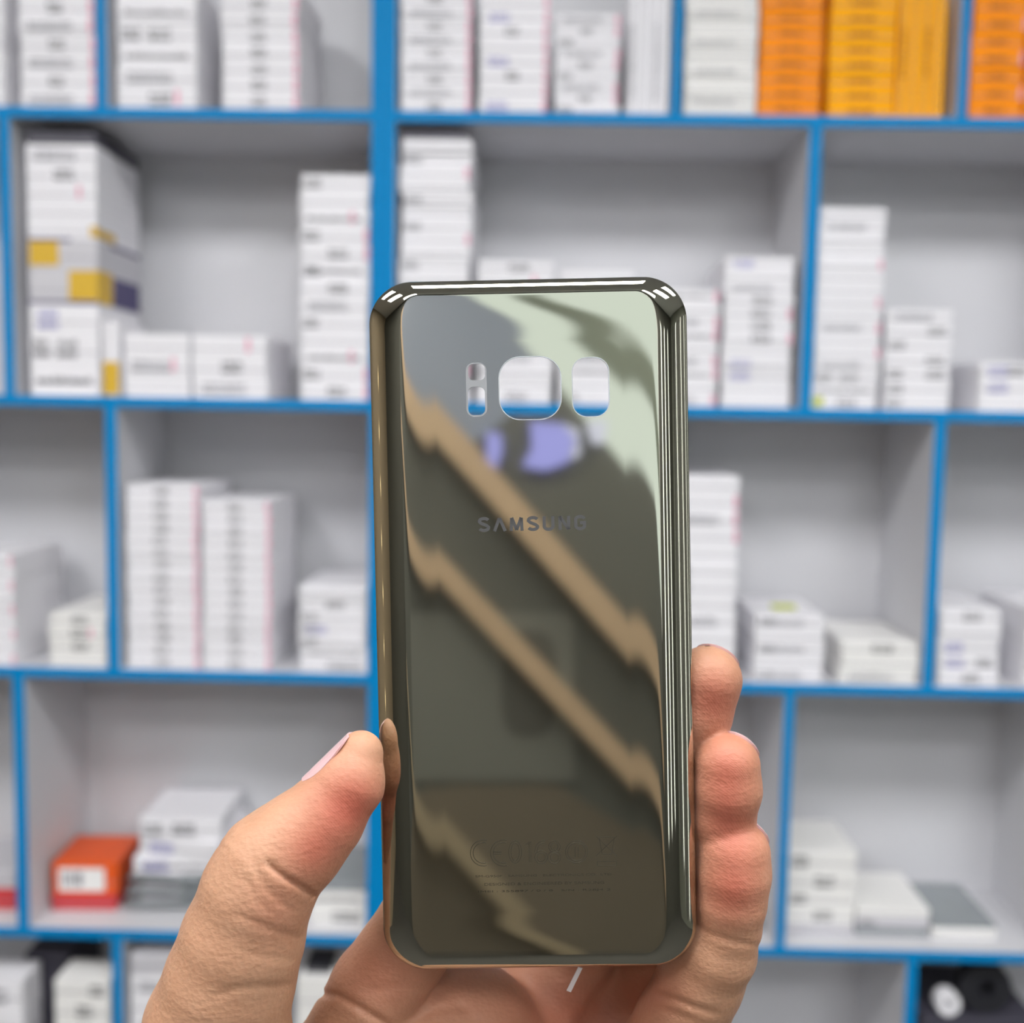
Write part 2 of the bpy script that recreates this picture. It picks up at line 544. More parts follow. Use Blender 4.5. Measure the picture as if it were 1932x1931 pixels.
tag(b.build('paper_tag', M['lime'], None, loc=(at(1480, 1160, DSH + .06).x, DSH + .07, zs + .0004)), 'small yellow-green tag lying on the low stack above top fingertip', 'tag')
stack(1586, 1735, 1212, 3, 'C', 'lowest third row stack left of divider', ('grey', 'none', 'mid'), 'card2', back=.008)
stack(1769, 1882, 1149, 5, 'C', 'third row stack right of right divider', ('mid', 'violet right', 'violet', 'none'), back=.008)
stack(1932, 2060, 1150, 6, 'C', 'third row stack at right edge', ('none', 'grey'), back=.008)

# row 4
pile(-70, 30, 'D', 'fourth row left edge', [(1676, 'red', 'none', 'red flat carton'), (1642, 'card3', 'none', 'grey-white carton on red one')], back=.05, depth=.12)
pile(90, 214, 'D', 'fourth row left', [(1688, 'red', 'none', 'flat red carton under the orange one', .004, .04, .11),
                   (1626, 'red_orange', [(.10, .80, .10, .80, 10), (.16, .19, .25, .68, 4), (.22, .27, .25, .68, 4), (.30, .33, .25, .68, 4), (.36, .46, .25, .68, 4)], 'orange carton with white label', .006, .04, .10)], back=.055)


def film_pack(px0, px1, yt, zb, back, depth, label, yaw=0, seed=1):
    """a flat clear-film sleeve with soft puffed edges and a pale board inside"""
    y = DSH + back
    x0, x1 = xat(px0, zb, y), xat(px1, zb, y)
    zt = at((px0 + px1) / 2, yt, y).z
    t = tag(empty('film_sleeve', ((x0 + x1) / 2, y, zb)), label, 'package', 'film sleeves in the fourth row')
    w, h = x1 - x0, zt - zb
    rng = random.Random(seed)
    bm = bmesh.new()
    nx, ny = 14, 12
    for s in (1, -1):
        g = []
        for j in range(ny + 1):
            for i in range(nx + 1):
                u, v = i / nx * 2 - 1, j / ny * 2 - 1
                e = (1 - abs(u) ** 5) * (1 - abs(v) ** 5)
                z = h / 2 + s * (h / 2 * e - (rng.uniform(0, .08) * h if 0 < i < nx and 0 < j < ny else 0))
                g.append(bm.verts.new((u * w / 2, (v + 1) / 2 * depth, z)))
        for j in range(ny):
            for i in range(nx):
                q = [g[j * (nx + 1) + i], g[j * (nx + 1) + i + 1], g[(j + 1) * (nx + 1) + i + 1], g[(j + 1) * (nx + 1) + i]]
                bm.faces.new(q if s > 0 else q[::-1])
    bmesh.ops.remove_doubles(bm, verts=bm.verts, dist=1e-6)
    b = MB(); b.bm(bm); b.build('sleeve', M['film'], t, smooth=True).rotation_euler = (0, 0, yaw)
    b = MB(); b.box(-w * .3, w * .22, .002, depth * .6, h * .97, h * 1.01); b.build('paper_insert', M['card3'], t).rotation_euler = (0, 0, yaw)
    return zt


z = TOP['D']
for i, (yt, look) in enumerate(((1700, 'grey film sleeve at the bottom of pile behind thumb'), (1677, 'grey film sleeve, second up in pile behind thumb'), (1652, 'grey film sleeve just under the white violet-marked cartons'))):
    z = film_pack(232, 385, yt, z, .055, .13, look, R(3 - 4 * i), i + 3)
pile(248, 400, 'D', 'pile behind thumb', [(1618, 'card', 'violet wide', 'lowest white carton with violet writing', .004, .05), (1584, 'card', 'violet', 'middle white carton with violet writing', .012, -.08),
                       (1545, 'card', 'mid left', 'topmost white carton', .013, .03)], back=.06, depth=.13, zb=z)
pile(585, 690, 'D', 'fourth row left of post', [(1712, 'card2', 'mid right', 'bottom white carton'), (1682, 'card2', 'wide', 'second white carton'), (1668, 'film', 'none', 'flat grey pack on white cartons')], back=.03, depth=.14)
pile(1412, 1455, 'D', 'fourth row by little finger', [(1750, 'film', 'none', 'small grey pack')], back=.05, depth=.10)
pile(1483, 1610, 'D', 'stack right of divider, fourth row', [(1744, 'card3', 'none', 'grey-white bottom carton'), (1712, 'card2', 'mid', 'white carton, second up'), (1682, 'card2', 'left', 'white carton, third up'),
                         (1645, 'card2', 'mid', 'white carton, fourth up'), (1606, 'card2', 'left', 'topmost white carton')], back=.042, depth=.12)
pile(1614, 1752, 'D', 'middle low pile, fourth row right', [(1752, 'film', 'none', 'grey flat pack at bottom'), (1733, 'card3', 'left', 'grey-white carton'), (1714, 'card2', 'none', 'white carton on top')], back=.042, depth=.125)
pile(1758, 1880, 'D', 'fourth row far right', [(1752, 'card2', 'none', 'single flat white carton'), (1745, 'film', 'none', 'thin grey sheet pack on flat white carton')], back=.038, depth=.14)

# row 5 (cut by the lower edge of the photo)
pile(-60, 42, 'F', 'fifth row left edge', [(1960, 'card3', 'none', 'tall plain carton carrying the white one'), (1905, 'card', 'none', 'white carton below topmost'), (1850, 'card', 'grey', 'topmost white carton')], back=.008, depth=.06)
pile(46, 128, 'F', 'fifth row left', [(1800, 'dark_card', 'none', 'dark grey tall carton set back')], back=.075, depth=.12)  # dark block added where the shelf interior lies in shade
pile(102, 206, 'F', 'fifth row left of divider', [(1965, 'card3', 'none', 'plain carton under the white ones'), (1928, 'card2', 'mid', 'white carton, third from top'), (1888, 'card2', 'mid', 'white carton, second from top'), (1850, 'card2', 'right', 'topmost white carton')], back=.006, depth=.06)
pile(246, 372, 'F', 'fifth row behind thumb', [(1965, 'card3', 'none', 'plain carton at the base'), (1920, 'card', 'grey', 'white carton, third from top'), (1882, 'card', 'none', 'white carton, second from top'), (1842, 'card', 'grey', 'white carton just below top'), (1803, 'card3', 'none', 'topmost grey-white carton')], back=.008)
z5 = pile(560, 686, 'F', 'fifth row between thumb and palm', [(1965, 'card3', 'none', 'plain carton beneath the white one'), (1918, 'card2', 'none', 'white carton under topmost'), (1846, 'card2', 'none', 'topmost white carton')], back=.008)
pile(575, 625, 'F', 'between thumb and palm', [(1822, 'black', 'none', 'small black box on white carton')], back=.02, depth=.05, zb=z5)
z5 = pile(1738, 1960, 'F', 'fifth row bottom right corner', [(1922, 'dark_card', 'none', 'wide dark grey carton')], back=.02, depth=.15)


def spool(px, py, ro, ri, wd, y, m, label):
    """a roll standing on its rim, axis towards the room"""
    c = at(px, py, y)
    bm = bmesh.new()
    prof = [(ri, 0), (ro * .96, 0), (ro, wd * .12), (ro, wd * .88), (ro * .96, wd), (ri, wd)]
    N = 36
    rings = [[bm.verts.new((r_ * math.cos(2 * math.pi * k / N), d_, r_ * math.sin(2 * math.pi * k / N))) for r_, d_ in prof] for k in range(N)]
    for k in range(N):
        for i in range(len(prof)):
            j = (i + 1) % len(prof)
            bm.faces.new((rings[k][i], rings[k][j], rings[(k + 1) % N][j], rings[(k + 1) % N][i]))
    b = MB(); b.bm(bm)
    o = b.build('tape_roll', m, None, loc=c)
    return tag(o, label, 'roll')


y_ = DSH + .03
zr = at(1858, 1868, y_).z - z5
spool(1862, 1868, zr, zr * .35, .03, y_, M['black'], 'black roll standing on the dark carton at bottom right corner')
zr2 = .017
o = spool(1826, 1880, zr2, zr2 * .4, .022, y_ - .008, M['card'], 'small white roll standing beside the black roll')
o.location.z = z5 + zr2
o.location.x = at(1862, 1868, y_).x - zr - zr2 - .001

# ------------------------------------------------------------------ the gold back cover
CW, CH = 0.0681, 0.1493
cvX = Vector((0.99976949, 0.01991064, -0.00803265))
cvY = Vector((-0.02012597, 0.99941417, -0.02768152))
cvZ = Vector((0.00747678, 0.0278368, 0.99958452))     # away from the lens
cv_c = Vector((0.00479676, -0.02541659, 0.24)) * (DC / 0.24)


def cam2w(v):
    return EYE + CR * v[0] + CU * v[1] + CF * v[2]


def camdir(v):
    return CR * v[0] + CU * v[1] + CF * v[2]


ax, ay, az = camdir(cvX), camdir(cvY), -camdir(cvZ)    # local axes: right, up, towards the lens
c0 = cam2w(cv_c)
CM = Matrix(((ax.x, ay.x, az.x, c0.x), (ax.y, ay.y, az.y, c0.y), (ax.z, ay.z, az.z, c0.z), (0, 0, 0, 1)))
CMI = CM.inverted()


def oncover(px, py):
    """cover coordinates (metres) of a pixel on the flat of the cover"""
    d = (CMI.to_3x3() @ ray(px, py))
    e = CMI @ EYE
    t = -e.z / d.z
    p = e + d * t
    return p.x, p.y


def rrect(w, h, r, n_arc, n_x, n_y):
    """rounded rectangle, counter-clockwise, with outward normals; squircle-like corners"""
    pts, nor = [], []
    cx, cy = w / 2 - r, h / 2 - r
    corners = [(cx, cy, 0), (-cx, cy, 90), (-cx, -cy, 180), (cx, -cy, 270)]
    for k, (x, y, a0) in enumerate(corners):
        for i in range(n_arc + 1):
            a = R(a0 + 90 * i / n_arc)
            pts.append((x + r * math.cos(a), y + r * math.sin(a))); nor.append((math.cos(a), math.sin(a)))
        nx, ny, _ = corners[(k + 1) % 4]
        a = R(a0 + 90)
        ns = n_x if k % 2 == 0 else n_y
        p0 = (x + r * math.cos(a), y + r * math.sin(a)); p1 = (nx + r * math.cos(a), ny + r * math.sin(a))
        for i in range(1, ns):
            t = i / ns
            pts.append((p0[0] + (p1[0] - p0[0]) * t, p0[1] + (p1[1] - p0[1]) * t)); nor.append((math.cos(a), math.sin(a)))
    return pts, nor


ES, ET = .0075, .0034          # width of the bend at the long sides and at the ends
INS, INT = .0140, .0134        # where the true flat begins
HD = .0024                     # drop of the rim below the flat
GT = .0007                     # glass thickness
PH = R(76)
LIP = .000030


def drop(d, e, ins):
    """height of the face at distance d inside the rim"""
    z = 0.0
    if d < e:
        q = (e - d) / e
        phi = math.asin(min(1, q * math.sin(PH)))
        z = -HD * (1 - math.cos(phi)) / (1 - math.cos(PH))
    if d < ins:
        z += LIP * math.sin(math.pi * d / ins) ** 2
    return z


oP, oN = rrect(CW, CH, .0093, 28, 10, 60)
iP, _ = rrect(CW - 2 * INS, CH - 2 * INT, .0040, 28, 10, 60)
NR = 44
ss = [1 - math.cos(math.pi / 2 * k / NR) * 1.0 for k in range(NR + 1)]      # finer rings near the rim
ss = [(k / NR) ** 1.5 for k in range(NR + 1)]
grid = []
for t in range(len(oP)):
    wx = oN[t][0] ** 2
    e, ins = ES * wx + ET * (1 - wx), INS * wx + INT * (1 - wx)
    row = []
    for s_ in ss:
        x = oP[t][0] + (iP[t][0] - oP[t][0]) * s_
        y = oP[t][1] + (iP[t][1] - oP[t][1]) * s_
        row.append((x, y, drop(ins * s_, e, ins)))
    grid.append(row)
G = np.array(grid)                                   # t, s, 3
dt = np.roll(G, -1, 0) - np.roll(G, 1, 0)
ds = np.gradient(G, axis=1)
NRM = np.cross(ds, dt)
NRM /= np.linalg.norm(NRM, axis=2, keepdims=True) + 1e-12
NRM *= np.sign(NRM[:, :, 2:3] + 1e-9)
NRM[:, -1] = (0, 0, 1)
nT, nS = G.shape[:2]
BK = G - NRM * GT
# holes: two sensor windows, camera, finger sensor
HOLES = []


def hole(px0, py0, px1, py1, rpx, n=8):
    a = oncover(px0, py1); b_ = oncover(px1, py0)
    w, h = b_[0] - a[0], b_[1] - a[1]
    r = rpx * w / (px1 - px0)
    pts, _ = rrect(w, h, r, n, 3, 3)
    cx, cy = (a[0] + b_[0]) / 2, (a[1] + b_[1]) / 2
    return [(x + cx, y + cy) for x, y in pts]


HOLES = [hole(880.5, 684, 917.5, 787, 14), hole(942, 671, 1058.5, 794, 40), hole(1080, 673, 1149, 788, 27)]
V, NV, FC, MI = [], [], [], []


def addv(p, n):
    V.append(tuple(p)); NV.append(tuple(n)); return len(V) - 1


fi = [[addv(G[t, s_], NRM[t, s_]) for s_ in range(nS)] for t in range(nT)]
bi = [[addv(BK[t, s_], -NRM[t, s_]) for s_ in range(nS)] for t in range(nT)]
for t in range(nT):
    u = (t + 1) % nT
    for s_ in range(nS - 1):
        FC.append((fi[t][s_], fi[u][s_], fi[u][s_ + 1], fi[t][s_ + 1])); MI.append(0)
        FC.append((bi[t][s_], bi[t][s_ + 1], bi[u][s_ + 1], bi[u][s_])); MI.append(1)
polys = [[(G[t, -1, 0], G[t, -1, 1]) for t in range(nT)]] + HOLES
for z, nz, mi in ((0.0, 1, 0), (-GT, -1, 1)):
    flat, ids = [], []
    for k, pl in enumerate(polys):
        flat.append([Vector((x, y, 0)) for x, y in pl])
        if k == 0:
            ids += [fi[t][nS - 1] if nz > 0 else bi[t][nS - 1] for t in range(nT)]
        else:
            ids += [addv((x, y, z), (0, 0, nz)) for x, y in pl]
    for tri in tessellate_polygon(flat):
        q = [ids[i] for i in tri]
        p = [Vector(V[i]) for i in q]
        if (p[1] - p[0]).cross(p[2] - p[0]).z * nz < 0:
            q.reverse()
        FC.append(tuple(q)); MI.append(mi)
# rim wall
rn = [(oN[t][0], oN[t][1], 0) for t in range(nT)]
ra = [addv(G[t, 0], rn[t]) for t in range(nT)]
rb = [addv(BK[t, 0], rn[t]) for t in range(nT)]
for t in range(nT):
    u = (t + 1) % nT
    FC.append((ra[t], rb[t], rb[u], ra[u])); MI.append(2)
for pl in HOLES:
    n = len(pl)
    cx = sum(p[0] for p in pl) / n; cy = sum(p[1] for p in pl) / n
    A_, B_ = [], []
    for i, (x, y) in enumerate(pl):
        tx, ty = pl[(i + 1) % n][0] - pl[i - 1][0], pl[(i + 1) % n][1] - pl[i - 1][1]
        l = math.hypot(tx, ty) + 1e-12
        nn = (-ty / l, tx / l, 0)
        A_.append(addv((x, y, 0), nn)); B_.append(addv((x, y, -GT), nn))
    for i in range(n):
        j = (i + 1) % n
        FC.append((A_[i], A_[j], B_[j], B_[i])); MI.append(2)

M['gold'] = mat('gold_mirror_glass', (0.54, 0.52, 0.44, 1), 0.035, metal=1.0)
M['cover_back'] = mat('dark_adhesive_back', (0.05, 0.05, 0.05, 1), 0.5, bump=.1)
M['glass_edge'] = mat('pale_glass_edge', (0.45, 0.48, 0.50, 1), 0.15, bump=.02)
M['mark'] = mat('grey_print', (0.08, 0.079, 0.082, 1), 0.35, var=.1)
M['fine_mark'] = mat('tone_on_tone_print', (0.30, 0.285, 0.235, 1), 0.25, metal=1.0, var=.1)
me = bpy.data.meshes.new('glass_panel')
me.from_pydata(V, [], FC)
for k in ('gold', 'cover_back', 'glass_edge'):
    me.materials.append(M[k])
me.polygons.foreach_set('material_index', MI)
me.polygons.foreach_set('use_smooth', [True] * len(FC))
me.update()
me.normals_split_custom_set_from_vertices(NV)
cover = empty('phone_back_cover')
cover.matrix_world = CM
tag(cover, 'mirror-gold glass phone back cover held upright in the hand', 'phone cover')
link('glass_panel', me, cover)


def ring(pl, grow, z0, z1, name, m, inner=None):
    """thin ring lining a cut-out"""
    n = len(pl)
    cx = sum(p[0] for p in pl) / n; cy = sum(p[1] for p in pl) / n
    b = MB()
    out, inn = [], []
    for i, (x, y) in enumerate(pl):
        tx, ty = pl[(i + 1) % n][0] - pl[i - 1][0], pl[(i + 1) % n][1] - pl[i - 1][1]
        l = math.hypot(tx, ty) + 1e-12
        out.append((x + ty / l * .00001, y - tx / l * .00001)); inn.append((x - ty / l * grow, y + tx / l * grow))
    for i in range(n):
        j = (i + 1) % n
        b.quad([(*out[i], z1), (*out[j], z1), (*inn[j], z1), (*inn[i], z1)])
        b.quad([(*out[i], z0), (*inn[i], z0), (*inn[j], z0), (*out[j], z0)])
        b.quad([(*inn[i], z1), (*inn[j], z1), (*inn[j], z0), (*inn[i], z0)])
        b.quad([(*out[i], z1), (*out[i], z0), (*out[j], z0), (*out[j], z1)])
    o = b.build(name, m, cover)
    return o


ring(HOLES[1], .00018, -GT, .00006, 'camera_cutout_rim', M['glass_edge'])
ring(HOLES[2], .00018, -GT, .00006, 'sensor_cutout_rim', M['glass_edge'])
# the grey frame that splits the flash slot in two
slot = HOLES[0]
subs = [hole(883.5, 686.5, 914.5, 718, 9), hole(883.5, 729.5, 914.5, 784, 11)]
b = MB()
tris = tessellate_polygon([[Vector((x, y, 0)) for x, y in p] for p in [slot] + subs])
allp = [p for pl in [slot] + subs for p in pl]
for tri in tris:
    b.quad([(*allp[i], 0.00004) for i in tri]); b.quad([(*allp[i], -GT) for i in reversed(tri)])
for pl in subs:
    for i in range(len(pl)):
        j = (i + 1) % len(pl)
        b.quad([(*pl[i], 0.00004), (*pl[j], 0.00004), (*pl[j], -GT), (*pl[i], -GT)])
M['flash_frame'] = mat('grey_flash_frame', srgb(150, 152, 155), 0.3, bump=.02)
b.build('flash_window_frame', M['flash_frame'], cover)


# --- printing on the cover
def strokes(polys, width, z0, z1):
    """flat ribbons with square ends from poly-lines"""
    b = MB()
    for pl in polys:
        pl = [Vector((p[0], p[1])) for p in pl]
        L_, R_ = [], []
        for i, p in enumerate(pl):
            if i == 0: d = (pl[1] - p).normalized(); n = Vector((-d.y, d.x)); k = 1
            elif i == len(pl) - 1: d = (p - pl[i - 1]).normalized(); n = Vector((-d.y, d.x)); k = 1
            else:
                d0, d1 = (p - pl[i - 1]).normalized(), (pl[i + 1] - p).normalized()
                n = (Vector((-d0.y, d0.x)) + Vector((-d1.y, d1.x))).normalized()
                k = min(2.0, 1 / max(.3, n.dot(Vector((-d0.y, d0.x)))))
            L_.append(p + n * width / 2 * k); R_.append(p - n * width / 2 * k)
        for i in range(len(pl) - 1):
            q = [L_[i], R_[i], R_[i + 1], L_[i + 1]]
            b.quad([(v.x, v.y, z1) for v in q])
            for a, c in ((0, 1), (1, 2), (2, 3), (3, 0)):
                b.quad([(q[a].x, q[a].y, z1), (q[a].x, q[a].y, z0), (q[c].x, q[c].y, z0), (q[c].x, q[c].y, z1)])
    return b


def arc(cx, cy, rx, ry, a0, a1, n=14):
    return [(cx + rx * math.cos(R(a0 + (a1 - a0) * i / n)), cy + ry * math.sin(R(a0 + (a1 - a0) * i / n))) for i in range(n + 1)]


def glyph(ch):
    """letter strokes in a cell 1 high; returns (strokes, width)"""
    t = .12
    if ch == 'S': return [arc(.36, .74, .27, .185, 20, 180, 12) + [(.09, .70), (.20, .58), (.36, .50), (.52, .42)] + [(.63, .30)] + arc(.36, .26, .27, .185, 0, -160, 12)], .72
    if ch == 'A': return [[(.06, .0), (.36, .93)], [(.38, .93), (.70, .0)]], .76
    if ch == 'M': return [[(.10, 0), (.13, .93)], [(.14, .95), (.42, .06)], [(.42, .06), (.70, .95)], [(.71, .93), (.74, 0)]], .84
    if ch == 'U': return [[(.11, 1), (.11, .3)] + arc(.37, .28, .26, .215, 180, 360, 12) + [(.63, .3), (.63, 1)]], .74
    if ch == 'N': return [[(.11, 0), (.11, .97)], [(.12, .97), (.62, .03)], [(.63, .03), (.63, 1)]], .74
    if ch == 'G': return [arc(.37, .72, .26, .215, 15, 180, 12) + [(.11, .5)] + arc(.37, .28, .26, .215, 180, 360, 12) + [(.63, .50), (.36, .50)]], .74


x0, yb0 = oncover(902, 1003.5)
x1, yt0 = oncover(1106, 973)
hh = yt0 - yb0
gl = [glyph(c) for c in 'SAMSUNG']
tw = sum(g[1] for g in gl)
gap = .20
sx = (x1 - x0) / hh / (tw + gap * 6)
cur, lines = 0.0, []
for st, w in gl:
    for pl in st:
        lines.append([(x0 + (cur + p[0]) * sx * hh, yb0 + p[1] * hh) for p in pl])
    cur += w + gap
strokes(lines, hh * .225, -.00001, .00003).build('brand_lettering', M['mark'], cover)


def text(body, px0, px1, pyb, pyt, name, m, stretch=True):
    cu = bpy.data.curves.new('line', 'FONT')
    cu.body = body
    cu.size = 1
    cu.extrude = 0
    tmp = bpy.data.objects.new('line', cu)
    COL.objects.link(tmp)
    dg = bpy.context.evaluated_depsgraph_get()
    me = bpy.data.meshes.new_from_object(tmp.evaluated_get(dg))
    bpy.data.objects.remove(tmp)
    xs = [v.co.x for v in me.vertices]; ys = [v.co.y for v in me.vertices]
    a = oncover(px0, pyb); b_ = oncover(px1, pyt)
    kx = (b_[0] - a[0]) / (max(xs) - min(xs)); ky = (b_[1] - a[1]) / (max(ys) - min(ys))
    for v in me.vertices:
        v.co = Vector((a[0] + (v.co.x - min(xs)) * kx, a[1] + (v.co.y - min(ys)) * ky, .00003))
    me.materials.clear(); me.materials.append(m)
    me.name = name
    return link(name, me, cover)


text('SM-G950F   SAMSUNG   ELECTRONICS CO., LTD', 897, 1154, 1657, 1648, 'fine_print_line', M['fine_mark'])
text('DESIGNED & ENGINEERED BY SAMSUNG', 914, 1140, 1672, 1663, 'fine_print_line', M['fine_mark'])
text('IMEI : 355897 / 0 / 8   S/N : R28J4 2', 902, 1152, 1686, 1677, 'fine_print_line', M['fine_mark'])


def P2(px, py):
    return oncover(px, py)


def px_arc(cx, cy, rx, ry, a0, a1, n=16):
    return [P2(cx + rx * math.cos(R(a0 + (a1 - a0) * i / n)), cy - ry * math.sin(R(a0 + (a1 - a0) * i / n))) for i in range(n + 1)]


k = (P2(1000, 1600)[0] - P2(900, 1600)[0]) / 100
ce = []
for o_ in (2.6, -2.6):                                     # outlined C and E
    ce.append(px_arc(912, 1610, 22 + o_, 22 + o_, 75, 285)); ce.append(px_arc(950, 1610, 22 + o_, 22 + o_, 75, 285))
ce += [[P2(930, 1608), P2(946, 1608)], [P2(930, 1612), P2(946, 1612)]]
strokes(ce, k * 1.3, -.00001, .00003).build('conformity_mark', M['fine_mark'], cover)
dg_ = []
for o_ in (2.2, -2.2):
    dg_.append(px_arc(972, 1608, 10 + o_, 19 + o_, 0, 360, 24))                                          # 0
    dg_.append([P2(1000 + o_ * .8, 1628), P2(1000 + o_ * .8, 1589), P2(994 + o_, 1594)])                   # 1
    dg_.append(px_arc(1021, 1618, 10 + o_, 10 + o_, 0, 360, 24)); dg_.append(px_arc(1025, 1608, 14 + o_, 19 + o_, 80, 180, 12))   # 6
    dg_.append(px_arc(1046, 1618, 10 + o_, 10 + o_, 0, 360, 24)); dg_.append(px_arc(1046, 1598, 9 + o_, 9 + o_, 0, 360, 24))      # 8
strokes(dg_, k * 1.2, -.00001, .00003).build('approval_number', M['fine_mark'], cover)
al = [px_arc(1088, 1608, 21, 21, 0, 360, 32), px_arc(1088, 1608, 17, 17, 0, 360, 32), [P2(1085, 1618), P2(1085, 1598)], [P2(1091, 1618), P2(1091, 1598)]]
strokes(al, k * 1.3, -.00001, .00003).build('alert_mark', M['fine_mark'], cover)
wb = [[P2(1130, 1580), P2(1136, 1612), P2(1154, 1612), P2(1159, 1580), P2(1130, 1580)], [P2(1124, 1578), P2(1164, 1616)], [P2(1164, 1578), P2(1124, 1616)],
      [P2(1127, 1626), P2(1163, 1626), P2(1163, 1634), P2(1127, 1634), P2(1127, 1626)]]
strokes(wb, k * 1.2, -.00001, .00003).build('crossed_bin_mark', M['fine_mark'], cover)

# ------------------------------------------------------------------ the hand: one skin surface from a distance field
def cs(px, py, d):
    """camera-space metres: right, up, depth"""
    return np.array([(px - 966) / F * d, -(py - 965.5) / F * d, d])


def chain(pts):
    """(px, py, depth, radius px[, depth squash]) -> arrays"""
    out = []
    for p in pts:
        c = cs(*p[:3])
        out.append((c, p[3] * p[2] / F))
    return out


THUMB = chain([(681, 1421, .2325, 42), (660, 1476, .2318, 63), (608, 1545, .2312, 76), (560, 1592, .2308, 90), (511, 1634, .2305, 98),
               (486, 1684, .2308, 103), (458, 1772, .2325, 112), (434, 1850, .2345, 119), (410, 1935, .2375, 132), (420, 2060, .242, 158), (500, 2230, .249, 178)])
INDEX = chain([(640, 2000, .2580, 92), (712, 1866, .2560, 88), (800, 1740, .2535, 84), (862, 1600, .2515, 82), (905, 1450, .2500, 79), (930, 1330, .2490, 72), (940, 1262, .2485, 62)])
MIDDLE = chain([(900, 2050, .279, 100), (960, 1965, .284, 94), (1080, 1790, .286, 84), (1200, 1600, .2700, 74), (1285, 1450, .2510, 58), (1319, 1350, .2462, 60), (1335, 1284, .2450, 65)])
RING = chain([(1010, 2140, .280, 100), (1085, 2020, .293, 86), (1210, 1860, .288, 72), (1300, 1745, .2680, 60), (1344, 1640, .2500, 58), (1364, 1545, .2430, 59), (1373, 1490, .2408, 62), (1372, 1446, .2405, 62)])
PINKY = chain([(1150, 2230, .272, 118), (1205, 2090, .2640, 98), (1282, 1935, .2560, 84), (1322, 1848, .2510, 80), (1356, 1795, .2465, 70), (1374, 1750, .2440, 60), (1381, 1700, .2420, 63), (1385, 1650, .2412, 67), (1385, 1612, .2412, 68)])
PALM = [(cs(700, 1995, .2585), .0120), (cs(800, 1945, .2630), .0125), (cs(890, 1935, .2670), .0130), (cs(760, 2060, .2600), .0165), (cs(880, 2010, .2660), .0165), (cs(960, 2080, .2760), .0190), (cs(1040, 2220, .2790), .0230), (cs(720, 2230, .2680), .0250),
        (cs(900, 2330, .2800), .0260), (cs(1100, 2340, .2720), .0220)]
ARM = [(cs(880, 2380, .272), .030), (np.array([-.012, -.225, .262]), .0265), (np.array([-.030, -.31, .235]), .033), (np.array([-.05, -.39, .20]), .038)]

gx = np.arange(-.098, .068, .00062)
gy_f = np.arange(-.0300, -.1250, -.00062)
gy = [gy_f[-1]]
st_ = .0007
while gy[-1] > -.425:
    gy.append(gy[-1] - st_); st_ = min(st_ * 1.06, .005)
gy = np.concatenate([gy_f, np.array(gy[1:])])[::-1]
gz = np.concatenate([np.arange(.150, .205, .004), np.arange(.205, .300, .0008), np.arange(.300, .325, .003)])
X, Y, Z = np.meshgrid(gx, gy, gz, indexing='ij')
X = X.astype(np.float32); Y = Y.astype(np.float32); Z = Z.astype(np.float32)


def seg(a, ra, b_, rb):
    """round cone between two spheres (interpolated radius)"""
    d = (b_ - a).astype(np.float32)
    L2 = float(d @ d)
    t = np.clip(((X - a[0]) * d[0] + (Y - a[1]) * d[1] + (Z - a[2]) * d[2]) / L2, 0, 1)
    return np.sqrt((X - a[0] - t * d[0]) ** 2 + (Y - a[1] - t * d[1]) ** 2 + (Z - a[2] - t * d[2]) ** 2) - (ra + (rb - ra) * t)


def smin(a, b_, k):
    h = np.clip(k - np.abs(a - b_), 0, None) / k
    return np.minimum(a, b_) - h * h * k * .25


def tube_field(ch, k=.002):
    f = None
    for (a, ra), (b_, rb) in zip(ch[:-1], ch[1:]):
        g = seg(a, ra, b_, rb)
        f = g if f is None else smin(f, g, k)
    return f


def ball(c, r):
    return np.sqrt((X - c[0]) ** 2 + (Y - c[1]) ** 2 + (Z - c[2]) ** 2) - r


fld = tube_field(ARM, .02)
for c, r in PALM:
    fld = smin(fld, ball(c, r), .014)
KLOW = (np.clip((-.112 - Y) / .020, 0, 1) * .010 + .0008).astype(np.float32)      # fingers part above the palm
for ch in (INDEX, MIDDLE, RING, PINKY):
    fld = smin(fld, tube_field(ch, .0015), KLOW)
fld = smin(fld, tube_field(THUMB, .0025), np.clip((-.112 - Y) / .02, 0, 1) * .012 + .0008)

# skin folds, pressed in along lines seen from the front
PXs = X / Z * F + 966
PYs = 965.5 - Y / Z * F


def fold(pts, depth, width, zlim):
    """adds a groove to the field; width in px"""
    global fld
    D = None
    lo = np.array(pts).min(0) - 5 * width; hi = np.array(pts).max(0) + 5 * width
    msk = (PXs > lo[0]) & (PXs < hi[0]) & (PYs > lo[1]) & (PYs < hi[1]) & (Z < zlim)
    px, py = PXs[msk], PYs[msk]
    n = len(pts) - 1
    for i, (a, b_) in enumerate(zip(pts[:-1], pts[1:])):
        dx, dy = b_[0] - a[0], b_[1] - a[1]
        t = np.clip(((px - a[0]) * dx + (py - a[1]) * dy) / (dx * dx + dy * dy), 0, 1)
        q = (px - a[0] - t * dx) ** 2 + (py - a[1] - t * dy) ** 2
        u = (i + t) / n
        amp = np.sqrt(np.clip(np.minimum(u, 1 - u) * 5 + .35, 0, 1))
        g = amp * np.exp(-q / (width * width))
        D = g if D is None else np.maximum(D, g)
    fld[msk] += (depth * D).astype(np.float32)


